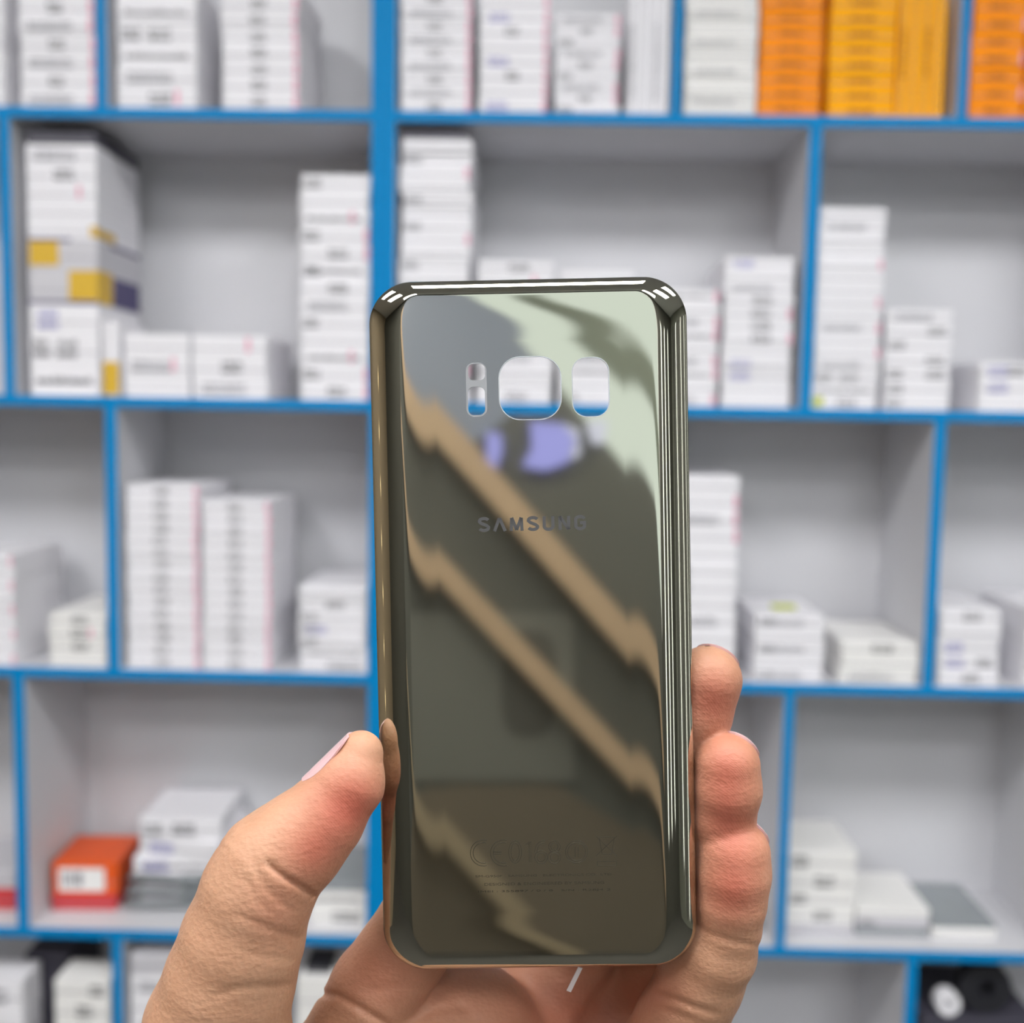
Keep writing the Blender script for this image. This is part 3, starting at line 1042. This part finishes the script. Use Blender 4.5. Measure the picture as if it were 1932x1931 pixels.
TZ = .245
fold([(504, 1627), (522, 1646), (543, 1660), (564, 1672), (590, 1690)], .0011, 5, TZ)
fold([(478, 1622), (490, 1660), (520, 1695), (552, 1722)], .0003, 6, TZ)
fold([(462, 1655), (480, 1690), (510, 1722)], .0002, 5, TZ)
fold([(445, 1725), (486, 1744), (531, 1762), (560, 1768)], .00035, 7, TZ)
fold([(470, 1800), (520, 1808), (565, 1812)], .0002, 6, TZ)
fold([(410, 1880), (440, 1866), (486, 1861), (530, 1862), (550, 1858)], .0003, 7, TZ)
fold([(428, 1576), (440, 1590), (452, 1598)], .00025, 4, TZ)
fold([(412, 1596), (430, 1606)], .0002, 4, TZ)
fold([(590, 1876), (636, 1879), (660, 1891), (696, 1912), (735, 1936)], .0010, 7, .262)
fold([(690, 1870), (760, 1860), (850, 1880), (900, 1931)], .0003, 9, .27)
fold([(770, 1931), (830, 1905), (880, 1900)], .0003, 8, .27)
fold([(1312, 1746), (1341, 1763), (1367, 1772), (1395, 1781), (1430, 1785)], .0004, 5, .25)
fold([(1235, 1876), (1276, 1887), (1308, 1900), (1350, 1912)], .0007, 6, .256)
fold([(1240, 1905), (1280, 1915), (1310, 1925)], .0003, 6, .256)

# keep the skin clear of the glass: slight flattening where it presses against the cover
def cover_field():
    Xc = X - cv_c[0]; Yc = Y - cv_c[1]; Zc = Z - cv_c[2]
    u = Xc * cvX[0] + Yc * cvX[1] + Zc * cvX[2]
    v = Xc * cvY[0] + Yc * cvY[1] + Zc * cvY[2]
    w = Xc * cvZ[0] + Yc * cvZ[1] + Zc * cvZ[2]
    hx, hy, r = CW / 2, CH / 2, .0093
    qx = np.abs(u) - hx + r; qy = np.abs(v) - hy + r
    o2 = np.sqrt(np.clip(qx, 0, None) ** 2 + np.clip(qy, 0, None) ** 2) + np.minimum(np.maximum(qx, qy), 0) - r
    d = np.clip(-o2, 0, None)                           # distance inside the rim
    e = .0068
    q = np.clip((e - d) / e, 0, 1)
    zf = HD * (1 - np.sqrt(1 - (q * math.sin(PH)) ** 2)) / (1 - math.cos(PH))   # front face depth
    front = zf - w - .0001                               # > 0 in front
    return o2, front, w


o2, front, w_ = cover_field()
slab = np.maximum(o2 - .00012, np.maximum(front, w_ - (HD + .0006)))      # < 0 inside the cover's own volume
fld = np.maximum(fld, -slab)


def surface_nets(f, gx, gy, gz):
    ins = f < 0
    nx, ny, nz = f.shape
    cnt = np.zeros((nx - 1, ny - 1, nz - 1), np.int8)
    for i in (0, 1):
        for j in (0, 1):
            for k in (0, 1):
                cnt += ins[i:nx - 1 + i, j:ny - 1 + j, k:nz - 1 + k]
    act = np.argwhere((cnt > 0) & (cnt < 8))
    idx = -np.ones(cnt.shape, np.int64)
    idx[act[:, 0], act[:, 1], act[:, 2]] = np.arange(len(act))
    acc = np.zeros((len(act), 3)); num = np.zeros(len(act))
    gs = (gx, gy, gz)
    for ax_ in range(3):
        o1, o2_ = [a for a in range(3) if a != ax_]
        for p in (0, 1):
            for q in (0, 1):
                a = act.copy(); a[:, o1] += p; a[:, o2_] += q
                b_ = a.copy(); b_[:, ax_] += 1
                fa = f[a[:, 0], a[:, 1], a[:, 2]].astype(float); fb = f[b_[:, 0], b_[:, 1], b_[:, 2]].astype(float)
                m = (fa < 0) != (fb < 0)
                t = np.where(m, fa / np.where(m, fa - fb, 1), 0)
                P = np.stack([gs[0][a[:, 0]], gs[1][a[:, 1]], gs[2][a[:, 2]]], 1)
                Q = np.stack([gs[0][b_[:, 0]], gs[1][b_[:, 1]], gs[2][b_[:, 2]]], 1)
                acc += np.where(m[:, None], P + (Q - P) * t[:, None], 0); num += m
    verts = acc / num[:, None]
    faces = []
    for ax_ in range(3):
        o1, o2_ = [(1, 2), (2, 0), (0, 1)][ax_]
        sl0 = [slice(None)] * 3; sl1 = [slice(None)] * 3
        sl0[ax_] = slice(0, -1); sl1[ax_] = slice(1, None)
        A_, B_ = ins[tuple(sl0)], ins[tuple(sl1)]
        e = np.argwhere(A_ != B_)
        e = e[(e[:, o1] > 0) & (e[:, o2_] > 0) & (e[:, o1] < f.shape[o1] - 1) & (e[:, o2_] < f.shape[o2_] - 1)]
        sgn = A_[e[:, 0], e[:, 1], e[:, 2]]
        c = []
        for p, q in ((1, 1), (0, 1), (0, 0), (1, 0)):
            a = e.copy(); a[:, o1] -= p; a[:, o2_] -= q
            c.append(idx[a[:, 0], a[:, 1], a[:, 2]])
        c = np.stack(c, 1)
        c[~sgn] = c[~sgn][:, ::-1]
        faces.append(c)
    return verts, np.concatenate(faces)


hv, hf = surface_nets(fld, gx, gy, gz)
# light smoothing that keeps the outline
E_ = np.concatenate([hf[:, [0, 1]], hf[:, [1, 2]], hf[:, [2, 3]], hf[:, [3, 0]]])
for lam in (.5, -.52, .5, -.52):
    s_ = np.zeros_like(hv); n_ = np.zeros(len(hv))
    np.add.at(s_, E_[:, 0], hv[E_[:, 1]]); np.add.at(n_, E_[:, 0], 1)
    np.add.at(s_, E_[:, 1], hv[E_[:, 0]]); np.add.at(n_, E_[:, 1], 1)
    hv = hv + lam * (s_ / n_[:, None] - hv)
hpx = hv[:, 0] / hv[:, 2] * F + 966
hpy = 965.5 - hv[:, 1] / hv[:, 2] * F
# rosy pads as a skin attribute
pads = [(660, 1520, 75, 1.0), (590, 1610, 60, .7), (1345, 1320, 65, .8), (1372, 1455, 65, .8), (1365, 1540, 55, .5), (1390, 1600, 70, .55), (1380, 1690, 62, .75), (700, 1840, 90, .35), (850, 1870, 130, .28),
        (1240, 1870, 60, .35), (520, 1720, 60, .3), (1080, 1930, 140, .6)]
rosy = np.zeros(len(hv))
for (cx, cy, r, a) in pads:
    rosy += a * np.exp(-((hpx - cx) ** 2 + (hpy - cy) ** 2) / r ** 2)
rosy = np.clip(rosy, 0, 1)
org = cs(880, 2300, .272)
wv = [cam2w(v) for v in hv]
o0 = cam2w(org)
me = bpy.data.meshes.new('hand')
me.from_pydata([tuple(v - o0) for v in wv], [], [tuple(int(i) for i in q) for q in hf[:, ::-1]])
me.update()
bm = bmesh.new(); bm.from_mesh(me)
bmesh.ops.recalc_face_normals(bm, faces=bm.faces)
bm.to_mesh(me); bm.free()
me.polygons.foreach_set('use_smooth', [True] * len(me.polygons))
at_ = me.attributes.new('rosy', 'FLOAT', 'POINT')
at_.data.foreach_set('value', rosy.astype(np.float32))


def skin():
    m = bpy.data.materials.new('skin')
    m.use_nodes = True
    nt = m.node_tree
    N = nt.nodes.new
    p = nt.nodes['Principled BSDF']
    a = N('ShaderNodeAttribute'); a.attribute_name = 'rosy'
    tc = N('ShaderNodeTexCoord')
    n1 = N('ShaderNodeTexNoise'); n1.inputs['Scale'].default_value = 140; n1.inputs['Detail'].default_value = 4
    nt.links.new(tc.outputs['Object'], n1.inputs['Vector'])
    mx = N('ShaderNodeMix'); mx.data_type = 'RGBA'
    mx.inputs[6].default_value = srgb(184, 141, 113)
    mx.inputs[7].default_value = srgb(176, 96, 78)
    nt.links.new(a.outputs['Fac'], mx.inputs[0])
    m2 = N('ShaderNodeMix'); m2.data_type = 'RGBA'; m2.blend_type = 'MULTIPLY'
    m2.inputs[0].default_value = .35
    cr = N('ShaderNodeValToRGB')
    cr.color_ramp.elements[0].position = .3; cr.color_ramp.elements[0].color = (.72, .62, .55, 1)
    cr.color_ramp.elements[1].position = .7; cr.color_ramp.elements[1].color = (1, 1, 1, 1)
    nt.links.new(n1.outputs['Fac'], cr.inputs[0])
    nt.links.new(mx.outputs[2], m2.inputs[6]); nt.links.new(cr.outputs[0], m2.inputs[7])
    nt.links.new(m2.outputs[2], p.inputs['Base Color'])
    p.inputs['Roughness'].default_value = .48
    p.inputs['Specular IOR Level'].default_value = .35
    p.inputs['Subsurface Weight'].default_value = .12
    p.inputs['Subsurface Radius'].default_value = (1.0, .35, .2)
    p.inputs['Subsurface Scale'].default_value = .003
    # friction ridges and fine skin lines
    wv_ = N('ShaderNodeTexWave'); wv_.wave_type = 'BANDS'; wv_.bands_direction = 'DIAGONAL'
    wv_.inputs['Scale'].default_value = 850; wv_.inputs['Distortion'].default_value = 5; wv_.inputs['Detail'].default_value = 1; wv_.inputs['Detail Scale'].default_value = .25
    nt.links.new(tc.outputs['Object'], wv_.inputs['Vector'])
    n2 = N('ShaderNodeTexVoronoi'); n2.inputs['Scale'].default_value = 900
    nt.links.new(tc.outputs['Object'], n2.inputs['Vector'])
    b1 = N('ShaderNodeBump'); b1.inputs['Strength'].default_value = .10; b1.inputs['Distance'].default_value = .0003
    n3 = N('ShaderNodeTexNoise'); n3.inputs['Scale'].default_value = 650; n3.inputs['Detail'].default_value = 6; n3.inputs['Roughness'].default_value = .65
    mp = N('ShaderNodeMapping'); mp.inputs['Scale'].default_value = (.45, 1, 1.3); mp.inputs['Rotation'].default_value = (.2, .5, .1)
    nt.links.new(tc.outputs['Object'], mp.inputs['Vector']); nt.links.new(mp.outputs[0], n3.inputs['Vector'])
    b3 = N('ShaderNodeBump'); b3.inputs['Strength'].default_value = .38; b3.inputs['Distance'].default_value = .0006
    nt.links.new(n3.outputs['Fac'], b3.inputs['Height']); nt.links.new(b1.outputs['Normal'], b3.inputs['Normal'])
    b2 = N('ShaderNodeBump'); b2.inputs['Strength'].default_value = .22; b2.inputs['Distance'].default_value = .0004
    rm = N('ShaderNodeMath'); rm.operation = 'MULTIPLY'; rm.inputs[1].default_value = .08
    nt.links.new(a.outputs['Fac'], rm.inputs[0]); nt.links.new(rm.outputs[0], b1.inputs['Strength'])
    nt.links.new(wv_.outputs['Fac'], b1.inputs['Height'])
    nt.links.new(n2.outputs['Distance'], b2.inputs['Height'])
    nt.links.new(b3.outputs['Normal'], b2.inputs['Normal'])
    nt.links.new(b2.outputs['Normal'], p.inputs['Normal'])
    return m


M['skin'] = skin()
me.materials.append(M['skin'])
hand = link('hand', me, None, o0)
tag(hand, 'bare left hand, palm to the camera, gripping the gold phone cover', 'hand')


def nail_cap(tip, r, D, ang, grow, name, stretch=None):
    """thin shell over the back of a fingertip"""
    c = np.array(tip[:3], float)
    D = np.array(D, float); D /= np.linalg.norm(D)
    up = np.array([0, 1, 0.]) - D * D[1]; up /= np.linalg.norm(up)
    sd = np.cross(D, up)
    b = MB()
    n, k = 20, 8
    rows = []
    for sgn in (0, 1):
        for j in range(k + 1):
            a = ang * j / k
            rows.append([])
            for i in range(n):
                th = 2 * math.pi * i / n
                q = 1 if stretch is None else 1 + (stretch - 1) * abs(math.sin(th))
                v = D * math.cos(a * q) + (up * math.sin(th) + sd * math.cos(th)) * math.sin(a * q)
                rad = r * grow - (.00045 if sgn else 0)
                rows[-1].append(c + v * rad)
    P = [[cam2w(p) - o0 for p in row] for row in rows]
    for base in (0, k + 1):
        for j in range(k):
            for i in range(n):
                u = (i + 1) % n
                b.quad([P[base + j][i], P[base + j][u], P[base + j + 1][u], P[base + j + 1][i]])
    for i in range(n):
        u = (i + 1) % n
        b.quad([P[k][i], P[k][u], P[2 * k + 1][u], P[2 * k + 1][i]])
    o = b.build(name, M['nail'], hand, smooth=True)
    return o


M['nail'] = mat('nail', srgb(208, 168, 168), 0.3, var=.05, Subsurface_Weight=.1)
for (px, py, d, rp), D in (((1335, 1284, .2450, 65), (.42, .68, .50)), ((1372, 1446, .2405, 62), (.52, .66, .44)), ((1385, 1612, .2412, 68), (.55, .64, .50))):
    nail_cap(cs(px, py, d), rp * d / F, D, R(40), 1.06, 'fingernail')
# thumb nail: a strip bent round the outer side of the last joint
a0, a1 = cs(603, 1530, .2318), cs(672, 1408, .2328)
axv = (a1 - a0) / np.linalg.norm(a1 - a0)
lf = np.array([-.87, .49, 0.]); lf -= axv * (lf @ axv); lf /= np.linalg.norm(lf)
bk = np.cross(axv, lf); bk *= np.sign(bk[2])
b = MB()
rows = []
for sg in (0, 1):
    for i in range(15):
        t = .27 + .82 * i / 14
        c = a0 + (a1 - a0) * t
        r = (58.5 - (t - .3) * 41) * .2320 / F - (.0005 if sg else 0)
        r2 = 60 * .2320 / F - (.0005 if sg else 0)
        hw = 1 - .45 * abs(2 * i / 14 - 1) ** 3
        rows.append([c + lf * math.cos(th) * r + bk * math.sin(th) * r2 for th in [R((-44 * hw) + (44 * hw + 95) * k / 12) for k in range(13)]])
P = [[cam2w(p) - o0 for p in row] for row in rows]
for base in (0, 15):
    for i in range(14):
        for k in range(12):
            b.quad([P[base + i][k], P[base + i][k + 1], P[base + i + 1][k + 1], P[base + i + 1][k]])
for i in range(14):
    for k in (0, 12):
        b.quad([P[i][k], P[i + 1][k], P[i + 16][k], P[i + 15][k]])
for i in (0, 14):
    for k in range(12):
        b.quad([P[i][k], P[i][k + 1], P[i + 15][k + 1], P[i + 15][k]])
b.build('thumbnail', M['nail'], hand, smooth=True)

# white sliver of film under the bottom edge of the cover
A_ = [(1091, 1826, .2425), (1099, 1828, .2425), (1077, 1873, .2490), (1069, 1870, .2490)]
b = MB()
f_ = [deep(*p) for p in A_]
bk_ = [p + CF * .0003 for p in f_]
sc_ = f_[0].copy()
f_ = [p - sc_ for p in f_]; bk_ = [p - sc_ for p in bk_]
b.quad(f_); b.quad(bk_[::-1])
for i in range(4):
    j = (i + 1) % 4
    b.quad([f_[i], bk_[i], bk_[j], f_[j]])
tag(b.build('plastic_sliver', M['card'], None, loc=sc_), 'thin white plastic sliver poking out below the cover', 'plastic strip')

# ------------------------------------------------------------------ what the cover mirrors: invented objects at the rear, placed for their reflections
cn = az.normalized()
VE = EYE - cn * (2 * (EYE - c0).dot(cn))              # the lens seen in the flat of the cover


def mirrored(px, py, y):
    cx, cy = oncover(px, py)
    c = CM @ Vector((cx, cy, 0))
    d = c - VE
    return c + d * ((y - c.y) / d.y)


def sloped(name, m, pts, y0, y1, parent):
    """a straight board given by its outline in the mirror, as thick as y0..y1"""
    b = MB()
    f_ = [mirrored(px, py, y1) for px, py in pts]
    q0 = [Vector((p.x, y1, p.z)) for p in f_]; q1 = [Vector((p.x, y0, p.z)) for p in f_]
    b.quad(q0); b.quad(q1[::-1])
    for i in range(len(pts)):
        j = (i + 1) % len(pts)
        b.quad([q0[i], q1[i], q1[j], q0[j]])
    return b.build(name, m, parent)


M['stair'] = mat('dark_olive_panel', (0.135, 0.14, 0.128, 1), 0.5, var=.15, scale=5)
M['stringer'] = mat('dark_green_grey_paint', (0.17, 0.20, 0.17, 1), 0.5, bump=.05)
st = tag(empty('added_stair', (0, YB + .1, 0)), 'made-up dark stair side with sloping tan rails, mirrored in the gold cover', 'added_stair')  # invented stair, shaped to give the diagonal bands reflected in the cover


def part(o):
    o.parent = st
    o.location = -st.location
    return o


part(sloped('side_panel', M['stair'], [(560, 500), (1420, 1472), (1420, 2010), (560, 2010)], YB + .002, YB + .12, None))
M['kick'] = mat('brown_lower_panel', (0.185, 0.16, 0.125, 1), .5, var=.12, scale=5)  # lighter brown panel added to lift the dim lower reflection
part(sloped('lower_panel', M['kick'], [(560, 1640), (700, 1540), (850, 1482), (1050, 1482), (1180, 1560), (1420, 1700), (1420, 2010), (560, 2010)], YB + .1215, YB + .128, None))
part(sloped('upper_rail', M['tan'], [(560, 461), (1420, 1435), (1420, 1509), (560, 535)], YB + .15, YB + .21, None))
part(sloped('middle_rail', M['tan'], [(560, 757), (1420, 1669), (1420, 1727), (560, 813)], YB + .15, YB + .20, None))
M['brown'] = mat('brown_wood', (0.40, 0.33, 0.23, 1), .5, var=.1)
part(sloped('lower_rail', M['brown'], [(560, 1245), (1420, 2190), (1420, 2240), (560, 1290)], YB + .15, YB + .20, None))
M['board'] = mat('blue_grey_board', (0.27, 0.31, 0.40, 1), .5, bump=.05)
part(sloped('upper_board', M['board'], [(560, 136), (1066, 745), (1066, 1050), (560, 500)], YB + .03, YB + .10, None))
part(sloped('landing_board', M['stair'], [(1046, 722), (1420, 1169), (1420, 1470), (1000, 1000), (872, 850), (925, 812)], YB + .031, YB + .105, None))

# made-up window whose pane glows for the bright reflected patch, with a dark sloping bar in front of it
wp = [mirrored(px, py, YB) for px, py in ((865, 440), (1420, 1180))]
wx0, wx1, wz0, wz1 = wp[0].x, wp[1].x, max(1.0, wp[1].z), min(2.6, wp[0].z)
M['window'] = emit('added_glow_pane', (.88, 1.0, .98, 1), 1.3)
w_o = empty('added_window_1', ((wx0 + wx1) / 2, YB, (wz0 + wz1) / 2))
tag(w_o, 'made-up bright window on the rear wall, mirrored in the gold cover', None, None, 'structure')
b = MB(); b.box(-(wx1 - wx0) / 2, (wx1 - wx0) / 2, .004, .012, -(wz1 - wz0) / 2, (wz1 - wz0) / 2); b.build('pane', M['window'], w_o)
b = MB()
hw, hz = (wx1 - wx0) / 2, (wz1 - wz0) / 2
for q in ((-hw - .04, -hw, -hz - .04, hz + .04), (hw, hw + .04, -hz - .04, hz + .04), (-hw, hw, hz, hz + .04), (-hw, hw, -hz - .04, -hz)):
    b.box(q[0], q[1], .002, .028, q[2], q[3])
b.build('window_frame', M['lamp_frame'], w_o)
M['bar'] = mat('dark_green_grey_paint', (0.20, 0.23, 0.19, 1), 0.5, bump=.05)
part(sloped('sloping_bar', M['bar'], [(960, 522), (1420, 950), (1420, 835), (1010, 525)], YB + .03, YB + .07, None))

# glowing panels added for the violet blobs reflected in the cover
M['violet_light'] = emit('violet_glow_face', (.40, .42, 1.0, 1), 1.6)
M['pale_light'] = emit('pale_glow_face', (.72, .76, 1.0, 1), 1.6)
sg = tag(empty('added_glow', (0, YB + .1, 0)), 'added violet glow panels on the rear wall, mirrored below the cutouts', 'lit sign')
for pts, m in (([(918, 815), (945, 818), (948, 850), (936, 885), (918, 882)], 'violet_light'), ([(1000, 795), (1060, 800), (1085, 828), (1072, 872), (1030, 888), (985, 880), (1004, 845)], 'violet_light'),
               ([(1062, 800), (1092, 812), (1095, 858), (1076, 868), (1088, 828)], 'pale_light'), ([(1106, 798), (1146, 792), (1140, 836), (1118, 838)], 'pale_light')):
    o = sloped('glowing_panel', M[m], pts, YB + .12, YB + .14, sg)
    o.location = -sg.location

# tube lights and dark panels added for vertical lines in the cover's bend
for i, (y, z0, z1) in enumerate(((-2.2, .4, 2.3), (-1.1, .4, 2.3), (-.1, .5, 2.2), (.8, .5, 2.2))):
    t = tag(empty('added_tube_light', (XR, y, (z0 + z1) / 2)), ('added upright tube light on the right wall, %s from the rear' % ['first', 'second', 'third', 'fourth'][i]), 'added light', 'added tube lights on the right wall')
    hz = (z1 - z0) / 2
    b = MB(); b.box(-.03, 0, -.05, .05, -hz - .03, hz + .03); b.build('housing', M['lamp_frame'], t)
    b = MB(); b.tube([(-.045, 0, -hz), (-.045, 0, hz)], .016); b.build('tube', M['lamp_soft'], t, smooth=True)
for i, x in enumerate((1.25, 1.62, 2.05)):  # further tubes added to fill the right bend with bright lines
    t = tag(empty('added_tube_light', (x, YB, 1.35)), ('added upright tube light on the rear wall, %s' % ['nearest the window', 'middle one of three', 'next to right wall'][i]), 'added light', 'added tube lights on the rear wall')
    b = MB(); b.box(-.05, .05, 0, .03, -.98, .98); b.build('housing', M['lamp_frame'], t)
    b = MB(); b.tube([(0, .045, -.95), (0, .045, .95)], .013); b.build('tube', M['lamp_soft'], t, smooth=True)
M['warm_bulb'] = emit('warm_bulb_glow', (1.0, .78, .45, 1), 6.0)  # bulbs added for the warm dashes in the cover's left bend
for i in range(7):
    t = tag(empty('added_bulb', (XL, -1.5 + .05 * (i % 2), 1.75 - .16 * i)), 'added small warm bulb on the brown left wall, %s in the vertical row' % ['topmost', 'second', 'third', 'fourth', 'fifth', 'sixth', 'bottom one'][i], 'added bulb', 'added warm bulbs on the left wall')
    bm = bmesh.new(); bmesh.ops.create_uvsphere(bm, u_segments=12, v_segments=8, radius=.022)
    b = MB(); b.bm(bm, 0, Matrix.Translation((.045, 0, 0))); b.build('bulb', M['warm_bulb'], t, smooth=True)
    b = MB(); b.tube([(0, 0, 0), (.028, 0, 0)], .014); b.build('socket', M['lamp_frame'], t)
for i, y in enumerate((-2.75, -1.65, -.6, .35)):  # dark panels with pale frames added for their reflected lines
    t = tag(empty('added_panel', (XR, y, 1.3)), ('added dark panel on the right wall, %s from the rear' % ['first', 'second', 'third', 'fourth'][i]), 'wall panel', 'added dark panels on the right')
    b = MB(); b.box(-.02, 0, -.3, .3, -1.0, 1.0); b.build('panel', M['stair'], t)
    b = MB()
    for a in (-.3, .28): b.box(-.03, -.02, a, a + .02, -1.0, 1.0)
    b.build('frame', M['lamp_frame'], t)

# pale notice board and dark rounded patch, both added for the shooting phone's ghost reflection, mirrored in the lower half of the cover
M['standin'] = mat('standin_grey', (0.19, 0.195, 0.18, 1), .5, bump=.05)
M['patch'] = mat('dark_patch', (0.11, 0.11, 0.10, 1), .5, bump=.05)
nb = tag(empty('standin_board', (0, YB + .12, 0)), 'added grey notice board with dark rounded patch, mirrored in the lower cover', 'notice board')
o = sloped('board', M['standin'], [(768, 1157), (1070, 1157), (1084, 1172), (1084, 1474), (768, 1474)], YB + .121, YB + .13, nb); o.location = -nb.location
o = sloped('dark_patch', M['patch'], [(998 + 52 * math.copysign(abs(math.cos(a)) ** .6, math.cos(a)), 1290 + 100 * math.copysign(abs(math.sin(a)) ** .6, math.sin(a))) for a in [2 * math.pi * k / 28 for k in range(28)]], YB + .13, YB + .134, nb); o.location = -nb.location
